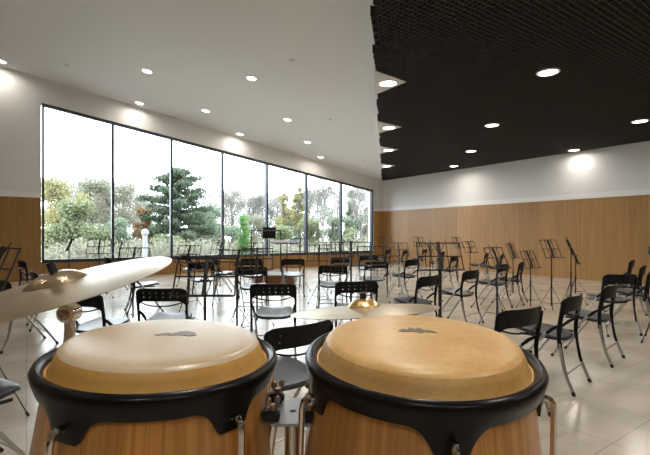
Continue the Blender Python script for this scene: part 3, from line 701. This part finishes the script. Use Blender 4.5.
ST = [ # px, depth, desk-top height, heading of the player's gaze
 (205, 3.5, 1.15, 0, 'nearest music stand, with a wide wire desk behind the left conga'),
 (440, 4.75, 1.235, -4, 'tall black music stand with thick pole behind the right conga'),
 (351, 5.35, 1.225, 0, 'music stand with crossed page holders behind the middle cymbal'),
 (399, 9.7, 1.10, -8, 'thin music stand left of the tall black one, its tripod on the bare floor'),
 (497, 6.3, 1.08, -34, 'music stand in front of the centre right chair row'),
 (530.5, 7.6, .98, -36, 'low tilted music stand left of the two tallest ones by the oak wall'),
 (551.5, 7.2, 1.20, -30, 'tall music stand standing alone before the oak wall, full tripod in view'),
 (571, 8.0, 1.19, -66, 'edge-on music stand before the oak wall, left of a close pair'),
 (575.5, 8.7, .98, -56, 'lower music stand before the oak wall, right of a close pair'),
 (-8, 3.1, 1.17, 30, 'music stand at the left edge behind the left cymbal, one foot showing'),
 (69, 10.0, 1.16, 66, 'music stand seen edge-on in front of the leftmost window pane'),
 (99, 8.6, 1.18, -14, 'music stand in front of the first mullion'),
 (133, 6.2, 1.06, 0, 'low music stand showing above the right half of the left cymbal'),
 (188, 7.4, 1.12, 14, 'music stand with crossed holders at the tip of the left cymbal'),
 (237, 5.3, 1.12, 14, 'music stand right of the nearest one, left of the podium chairs'),
 (257, 6.0, 1.09, -6, 'music stand in front of the conductor rail'),
 (253, 9.7, 1.10, 0, 'small far music stand left of the conductor rail'),
 (300, 9.7, 1.16, 0, 'music stand right of the conductor rail'),
 (319, 7.9, 1.09, 8, 'music stand left of the crossed desk behind the middle cymbal'),
 (327, 10.4, 1.14, -8, 'far music stand under the sixth window pane'),
 (371, 6.9, 1.06, -10, 'music stand right of the crossed desk behind the middle cymbal'),
 (386, 12.2, 1.16, -20, 'far music stand before the room corner'),
 (419, 13.6, 1.18, -30, 'tiny music stand before the oak wall left of the tall black desk'),
 (458, 12.0, 1.21, -44, 'far music stand before the oak wall right of the tall black desk'),
 (470, 11.4, 1.15, -30, 'second far music stand before the oak wall, right of the tall black desk'),
 (657, 5.25, 1.10, -50, 'music stand beyond the right edge with one foot in view'),
 (220, 9.8, 1.06, 10, 'far music stand under the fourth window pane'),
 (340, 8.6, 1.06, -12, 'music stand behind the chair left of the crossed desk'),
 (430, 9.6, 1.10, -34, 'music stand behind the tall black stand, turned left'),
 (513, 8.8, 1.05, -50, 'music stand behind the farther chairs of the centre right row'),
 (120, 10.8, 1.12, 20, 'far music stand below the second window pane'),
]
cache = {}
for (px, d, zt, hd, lb) in ST:
    key = (round(zt, 1), 1.45 if px == 440 else (1.1 if d < 5.6 else 1.0))
    if key not in cache: cache[key] = (stand_proto(key[0], k=key[1]), True); index(); o = cache[key][0]; 
    else: o = copy_tree(cache[key][0])
    place(o, px, d, hd, lb)

# ---------------------------------------------------------------- conductor's place
D0 = 11.3; root = empty('podium', P(276, D0+.5), rotfor(0)); tag(root, 'low brown wooden conductor podium in the middle of the room', 'podium')
m = MB(); m.box((-.52, -.5, 0), (.52, .5, .20)); m.build('base', M['podium'], root, bevel=.006)
m = MB(); m.box((-.54, -.52, .20), (.54, .52, .225)); m.build('platform', M['podiumtop'], root)
root = empty('guard_rail', P(266, D0+1.35), rotfor(0)); tag(root, 'black tubular guard rail arch behind the conductor podium', 'rail')
m = MB(); m.tube(bez([(-.43, 0, 0), (-.43, 0, .9), (-.43, 0, 1.34), (-.38, 0, 1.40), (0, 0, 1.40), (.38, 0, 1.40), (.43, 0, 1.34), (.43, 0, .9), (.43, 0, 0)], 5), .018, 8); m.build('tube_arch', M['stand'], root, smooth=True)
m = MB(); m.tube([(-.43, 0, .78), (.43, 0, .78)], .012, 8); m.build('cross_bar', M['stand'], root)
for sx in (-1, 1):
    m = MB(); m.box((sx*.43-.03, -.25, 0), (sx*.43+.03, .10, .02)); m.build('foot', M['stand'], root)
root = empty('conductor_desk', P(269, D0+1.8), rotfor(0)); tag(root, 'solid black conductor music desk on a pole in front of the guard rail arch', 'music stand')
m = MB(); m.prism([(-.20, -.02, 1.17), (.20, -.02, 1.17), (.20, .10, 1.51), (-.20, .10, 1.51)], [(-.20, .0, 1.17), (.20, .0, 1.17), (.20, .12, 1.51), (-.20, .12, 1.51)]); m.build('desk', M['black'], root, bevel=.008)
m = MB(); m.box((-.2, -.075, 1.165), (.2, .0, 1.18)); m.build('lip', M['black'], root)
m = MB(); m.tube([(0, .045, .05), (0, .045, 1.25)], .022, 10); m.build('pole', M['steel'], root, smooth=True)
m = MB(); m.lathe([(.001, 0), (.20, 0), (.20, .015), (.03, .05), (.02, .06)], 24, (0, .045, 0)); m.build('base', M['stand'], root, smooth=True)
root = empty('music_stand', P(287, 9.9), rotfor(0)); tag(root, 'music stand carrying grey scores right of the black conductor desk', 'music stand', 'wire music stands')
m = MB(); m.tube([(0, 0, .3), (0, 0, 1.10)], .012, 8); m.build('pole', M['stand'], root)
for k in range(3):
    a = k*2*pi/3+.3; l = MB(); l.tube([(0, 0, .38), (math.cos(a)*.28, math.sin(a)*.28, .006)], .007, 6); l.build('leg', M['stand'], root)
m = MB(); m.prism([(-.26, -.14, 1.075), (.26, -.14, 1.075), (.26, .16, 1.125), (-.26, .16, 1.125)], [(-.26, -.14, 1.083), (.26, -.14, 1.083), (.26, .16, 1.133), (-.26, .16, 1.133)]); m.build('desk', M['stand'], root)
def score(name, dx0, dx1, rot, z, mt, lb):
    o = MB(); o.prism([(dx0, -.15, 0), (dx1, -.15, 0), (dx1, .17, .053), (dx0, .17, .053)], [(dx0, -.15, .02), (dx1, -.15, .02), (dx1, .17, .073), (dx0, .17, .073)])
    b_ = o.build(name, mt); b_.location = P(287, 9.9, z); b_.rotation_euler = (0, 0, rotfor(0)+rot); tag(b_, lb, 'score', 'scores on the stand by the conductor')
score('score_book', -.36, 0.0, .10, 1.085, M['paper'], 'brownish grey score hanging over the left end of the stand by the conductor desk')
score('score_book', .01, .30, -.06, 1.085, M['paperblue'], 'blue grey score folder at the right end of the stand by the conductor desk')

# ---------------------------------------------------------------- congas
def conga(loc, tilt_axis_angles, lugs0, skin, side, smud, name_label, n=5, height=.76):
    """origin at the foot of the shell; the head is at local z = height"""
    root = empty('conga', loc); tag(root, name_label, 'drum', 'pair of congas')
    Z = height
    m = MB(); prof = [(.105, 0), (.118, .0), (.128, .10), (.155, .28), (.172, .42), (.178, .50), (.173, .60), (.162, .68), (.156, Z-.040), (.146, Z-.040), (.150, .60), (.155, .45), (.108, 0)]
    m.lathe(prof, 96); body = m.build('shell', M['stave'], root, smooth=True)
    # bottom protective band
    m = MB(); m.lathe([(.1225, .005), (.1245, .005), (.1275, .04), (.1255, .04)], 64); m.build('bottom_band', M['rim'], body, smooth=True)
    h = MB(); h.lathe([(.0005, Z+.0015), (.06, Z+.0012), (.11, Z+.0005), (.131, Z-.0003), (.138, Z-.0022), (.1425, Z-.0065)], 96); hd = h.build('head', skin, root, smooth=True)
    h = MB(); h.lathe([(.1425, Z-.0065), (.1452, Z-.0115), (.1480, Z-.018), (.1510, Z-.0275), (.1545, Z-.033), (.157, Z-.0325)], 96); h.build('head_collar', side, root, smooth=True)
    # print on the skin
    s = MB(); pts = smud; k = len(pts)
    s.add([(x, y, Z+.0020) for x, y in pts]+[(x, y, Z+.0012) for x, y in pts], [tuple(range(k))]+[tuple(range(2*k-1, k-1, -1))]+[(i, (i+1) % k, k+(i+1) % k, k+i) for i in range(k)])
    s.build('worn_print', SM, hd)
    # rim with tabs at the lugs
    N = 240; prof_top = [(.157, -.036), (.158, -.030), (.1605, -.025), (.166, -.0225), (.1715, -.025), (.1745, -.031), (.1725, -.040)]
    vs = []; fs = []; mp_ = len(prof_top)+6
    for i in range(N):
        a = 2*pi*i/N; dm = min(abs((math.degrees(a)-(lugs0+q*360/n)+180) % 360-180) for q in range(n))
        s_ = 1 if dm < 7.0 else max(0, 1-(dm-7.0)/14.0)**3.2
        zb = -.056-.033*s_
        ring = [(r, Z+z) for r, z in prof_top]
        for q in range(1, 4): t = q/3; ring.append((.1725-.006*t, Z-.040+(zb+.040)*t))
        ring.append((.1615, Z+zb)); ring.append((.1615, Z-.050)); ring.append((.157, Z-.040))
        for r, z in ring: vs.append((r*math.cos(a), r*math.sin(a), z))
    for i in range(N):
        j = (i+1) % N
        for q in range(mp_): fs.append((i*mp_+q, j*mp_+q, j*mp_+(q+1) % mp_, i*mp_+(q+1) % mp_))
    r_ = MB(); r_.add(vs, fs); r_.build('rim', M['rim'], root, smooth=True)
    for q in range(n):
        a = math.radians(lugs0+q*360/n); e = Vector((math.cos(a), math.sin(a), 0)); tv = Vector((-math.sin(a), math.cos(a), 0))
        def L_(r, z, u=0): v = e*r+tv*u; return (v.x, v.y, Z+z)
        rod = MB(); rod.tube(bez([L_(.156, -.078), L_(.168, -.071), L_(.177, -.070), L_(.184, -.079), L_(.186, -.105), L_(.188, -.20), L_(.189, -.30)], 5), .0045, 8)
        ro = rod.build('tension_rod', M['chrome'], root, smooth=True)
        nn = MB(); nn.tube([L_(.189, -.295), L_(.189, -.272)], .008, 6); nn.build('lug_nut', M['bronze_nut'], ro)
        lg = MB()
        bot = [L_(.168, -.30, -.022), L_(.168, -.30, .022), L_(.203, -.288, .012), L_(.203, -.288, -.012)]; topp = [L_(.168, -.215, -.016), L_(.168, -.215, .016), L_(.198, -.262, .012), L_(.198, -.262, -.012)]
        lg.prism(bot, topp); lg.build('lug_plate', M['rim'], root, bevel=.002)
    root.rotation_euler = tilt_axis_angles
    return root
def camtilt(toward, right):
    """Euler that leans an upright object: toward the camera and to the right, degrees"""
    ax = (RT*math.radians(toward)+FW*math.radians(right))
    return Matrix.Rotation(ax.length, 4, ax.normalized()).to_euler() if ax.length > 0 else (0, 0, 0)
def cam_deg(off): # azimuth (deg) in world of the direction toward the camera from a drum, plus offset
    v = -FW; return math.degrees(math.atan2(v.y, v.x))+off
def headfit(px, R, drop, tw, rg, height=.76):
    """origin so that the tilted head centre lands at pixel column px, distance R, drop below the eye"""
    u = (px-325)/F; d = R/math.sqrt(1+u*u); c = P(px, d, H-drop)
    e = camtilt(tw, rg); ax = Matrix.Identity(3) if e == (0, 0, 0) else e.to_matrix(); return c-ax@Vector((0, 0, height)), e
def loc2(camx, camy):  # drum-local offsets given as (right, away) in the camera's frame
    v = RT*camx+FW*camy; return (v.x, v.y)
sm1 = [loc2(x, y-.022) for x, y in [(-.020, .030), (-.004, .046), (.004, .040), (.012, .056), (.024, .060), (.038, .052), (.044, .036), (.034, .030), (.018, .034), (.008, .028), (-.006, .030), (-.014, .026)]]
sm2 = [loc2(x, y-.016) for x, y in [(-.030, .040), (-.022, .052), (-.012, .048), (-.010, .060), (.000, .052), (.006, .060), (.012, .048), (.026, .042), (.030, .032), (.012, .036), (.004, .030), (-.006, .038), (-.018, .036)]]
SM = M['smudge']
loc, e = headfit(165, .713, .160, 1.1, 2.4)
conga(loc, e, cam_deg(51), M['skinpale'], M['skinpale_side'], sm1, 'left conga drum with pale skin head and black rim')
SM = M['smudgedark']
loc2_, e2 = headfit(420.5, .672, .156, 3.9, .6)
conga(loc2_, e2, cam_deg(.5), M['skingold'], M['skingold'], sm2, 'right conga drum with golden mottled skin head and black rim')

# double conga stand between the drums
c0 = P(293, .66); root = empty('conga_stand', c0, rotfor(0)); tag(root, 'chromed double conga stand with steel plate and wing nuts between the two congas', 'drum stand')
zp = 1.03
m = MB(); m.box((-.030, -.046, zp-.004), (.030, .056, zp)); pl = m.build('top_plate', M['platesteel'], root, bevel=.0015)
m = MB(); m.lathe([(.0005, zp+.0004), (.005, zp+.0004), (.005, zp+.0002)], 20); m.build('bolt_hole', M['rubber'], pl)
m = MB(); m.tube([(0, 0, zp-.004), (0, 0, .16)], .013, 16); m.build('pole', M['chrome'], root, smooth=True)
for sx in (-1, 1):
    for yy in (-.030, .038):
        m = MB(); m.box((sx*.030-.013, yy-.009, zp), (sx*.030+.013, yy+.009, zp+.014)); cl = m.build('clamp_block', M['rubber'], root, bevel=.003)
        m = MB(); cx, cy = sx*.027, yy
        m.tube([(cx, cy, zp+.012), (cx, cy, zp+.022)], .005, 8); m.sphere((cx-.006, cy-.004, zp+.028), .0052, (1, .7, 1.2), 8); m.sphere((cx+.006, cy+.004, zp+.028), .0052, (1, .7, 1.2), 8)
        m.build('wing_nut', M['bronze_nut'], cl, smooth=True)
    m = MB(); m.tube([(sx*.03, 0, zp-.012), (sx*.075, 0, zp-.30)], .008, 8); m.build('side_arm', M['chrome'], root, smooth=True)
    m = MB(); m.tube(bez([(sx*.075, 0, zp-.30), (sx*.10, -.10, zp-.33), (sx*.24, -.19, zp-.34)], 6), .008, 8); m.tube(bez([(sx*.075, 0, zp-.30), (sx*.10, .10, zp-.33), (sx*.24, .19, zp-.34)], 6), .008, 8); m.build('cradle', M['chrome'], root, smooth=True)
for k in range(3):
    a = k*2*pi/3+pi/2; m = MB(); m.tube([(0, 0, .38), (math.cos(a)*.42, math.sin(a)*.42, .012)], .010, 8); lo = m.build('leg', M['chrome'], root, smooth=True)
    m = MB(); m.sphere((math.cos(a)*.42, math.sin(a)*.42, .014), .014); m.build('rubber_foot', M['rubber'], lo)

# ---------------------------------------------------------------- cymbals on stands
def cymbal(c, r, toward, right, lb, bellr, bellh, rise):
    root = empty('cymbal', c); tag(root, lb, 'cymbal', 'cymbals on stands'); root.rotation_euler = camtilt(toward, right)
    n = 14; topp = [(bellr+(r-bellr)*i/n, rise*(1-(i/n)**1.6)) for i in range(n+1)]
    prof = topp+[(r-.0005, -.0014)]+[(x, z-.0014) for x, z in reversed(topp[:-1])]
    m = MB(); m.lathe(prof, 128); m.build('bow', M['cymbal'], root, smooth=True)
    bp = [(.006+ (bellr-.006)*i/10, rise+bellh*(1-(i/10)**2.2)) for i in range(11)]
    prof = bp+[(x, z-.0014) for x, z in reversed(bp)]
    m = MB(); m.lathe(prof, 96); m.build('bell', M['bell'] if r < .22 else M['bell2'], root, smooth=True)
    return root
def cymbal_stand(c, base, topz, lb, tilter, sl=1.0):
    """c: hole of the cymbal; base: floor point"""
    root = empty('cymbal_stand', (base.x, base.y, 0), rotfor(0)); tag(root, lb, 'cymbal stand', 'cymbal stands')
    R_ = Matrix.Rotation(-rotfor(0), 3, 'Z'); q = R_@(Vector(c)-Vector((base.x, base.y, 0)))
    t = Vector((0, 0, tilter))
    m = MB(); m.tube([(0, 0, .08), (0, 0, tilter*.55)], .0155, 16); m.tube([(0, 0, tilter*.5), (0, 0, tilter-.01)], .0115, 16); m.build('pole', M['chrome'], root, smooth=True)
    m = MB(); m.tube([(0, 0, tilter*.53), (0, 0, tilter*.57)], .021, 12); m.build('clamp_collar', M['chrome'], root, smooth=True)
    m = MB(); m.tube([t+Vector((-.002, -.022, 0)), t+Vector((-.002, -.015, 0)), t+Vector((-.002, .018, 0))], [.013, .0205, .0205], 24); ti = m.build('tilter', M['chrome'], root, smooth=True)
    m = MB(); m.tube([t+Vector((-.002, -.030, 0)), t+Vector((-.002, -.020, 0))], [.007, .009], 12); m.build('tilter_bolt', M['bronze_nut'], ti, smooth=True)
    m = MB(); ax = (q-t).normalized(); m.tube([t, q+ax*.045*sl], .0045, 10); m.build('rod', M['chrome'], root, smooth=True)
    m = MB(); m.tube([q+ax*.026*sl, q+ax*.047*sl], .0095, 12); m.build('felt_sleeve', M['rubber'], root, smooth=True)
    for k in range(3):
        a = k*2*pi/3+.9; m = MB(); m.tube([(0, 0, .48), (math.cos(a)*.33, math.sin(a)*.33, .012)], .008, 8, flat=.6); m.tube([(0, 0, .10), (math.cos(a)*.2, math.sin(a)*.2, .19)], .005, 6); lo = m.build('leg', M['chrome'], root, smooth=True)
        m = MB(); m.sphere((math.cos(a)*.33, math.sin(a)*.33, .014), .014); m.build('rubber_foot', M['rubber'], lo)
    return root
c1_ = P(58, .98, H-.122)
cymbal(c1_, .250, 9.0, -11.2, 'large tilted bronze cymbal at the left, above the left conga', .066, .024, .014)
cymbal_stand(c1_+Vector((0, 0, .012)), P(70, .985), 0, 'chrome cymbal stand with a round tilter behind the left conga', H-(313-HOR)*.985/F)
c2_ = P(364, 1.18, H-.208)
cymbal(c2_, .20, -5.2, -3.4, 'smaller flat bronze cymbal behind the right conga', .046, .024, .010)
cymbal_stand(c2_+Vector((0, 0, .010)), P(366, 1.19), 0, 'chrome cymbal stand under the smaller cymbal behind the right conga', H-.208-.055, .85)
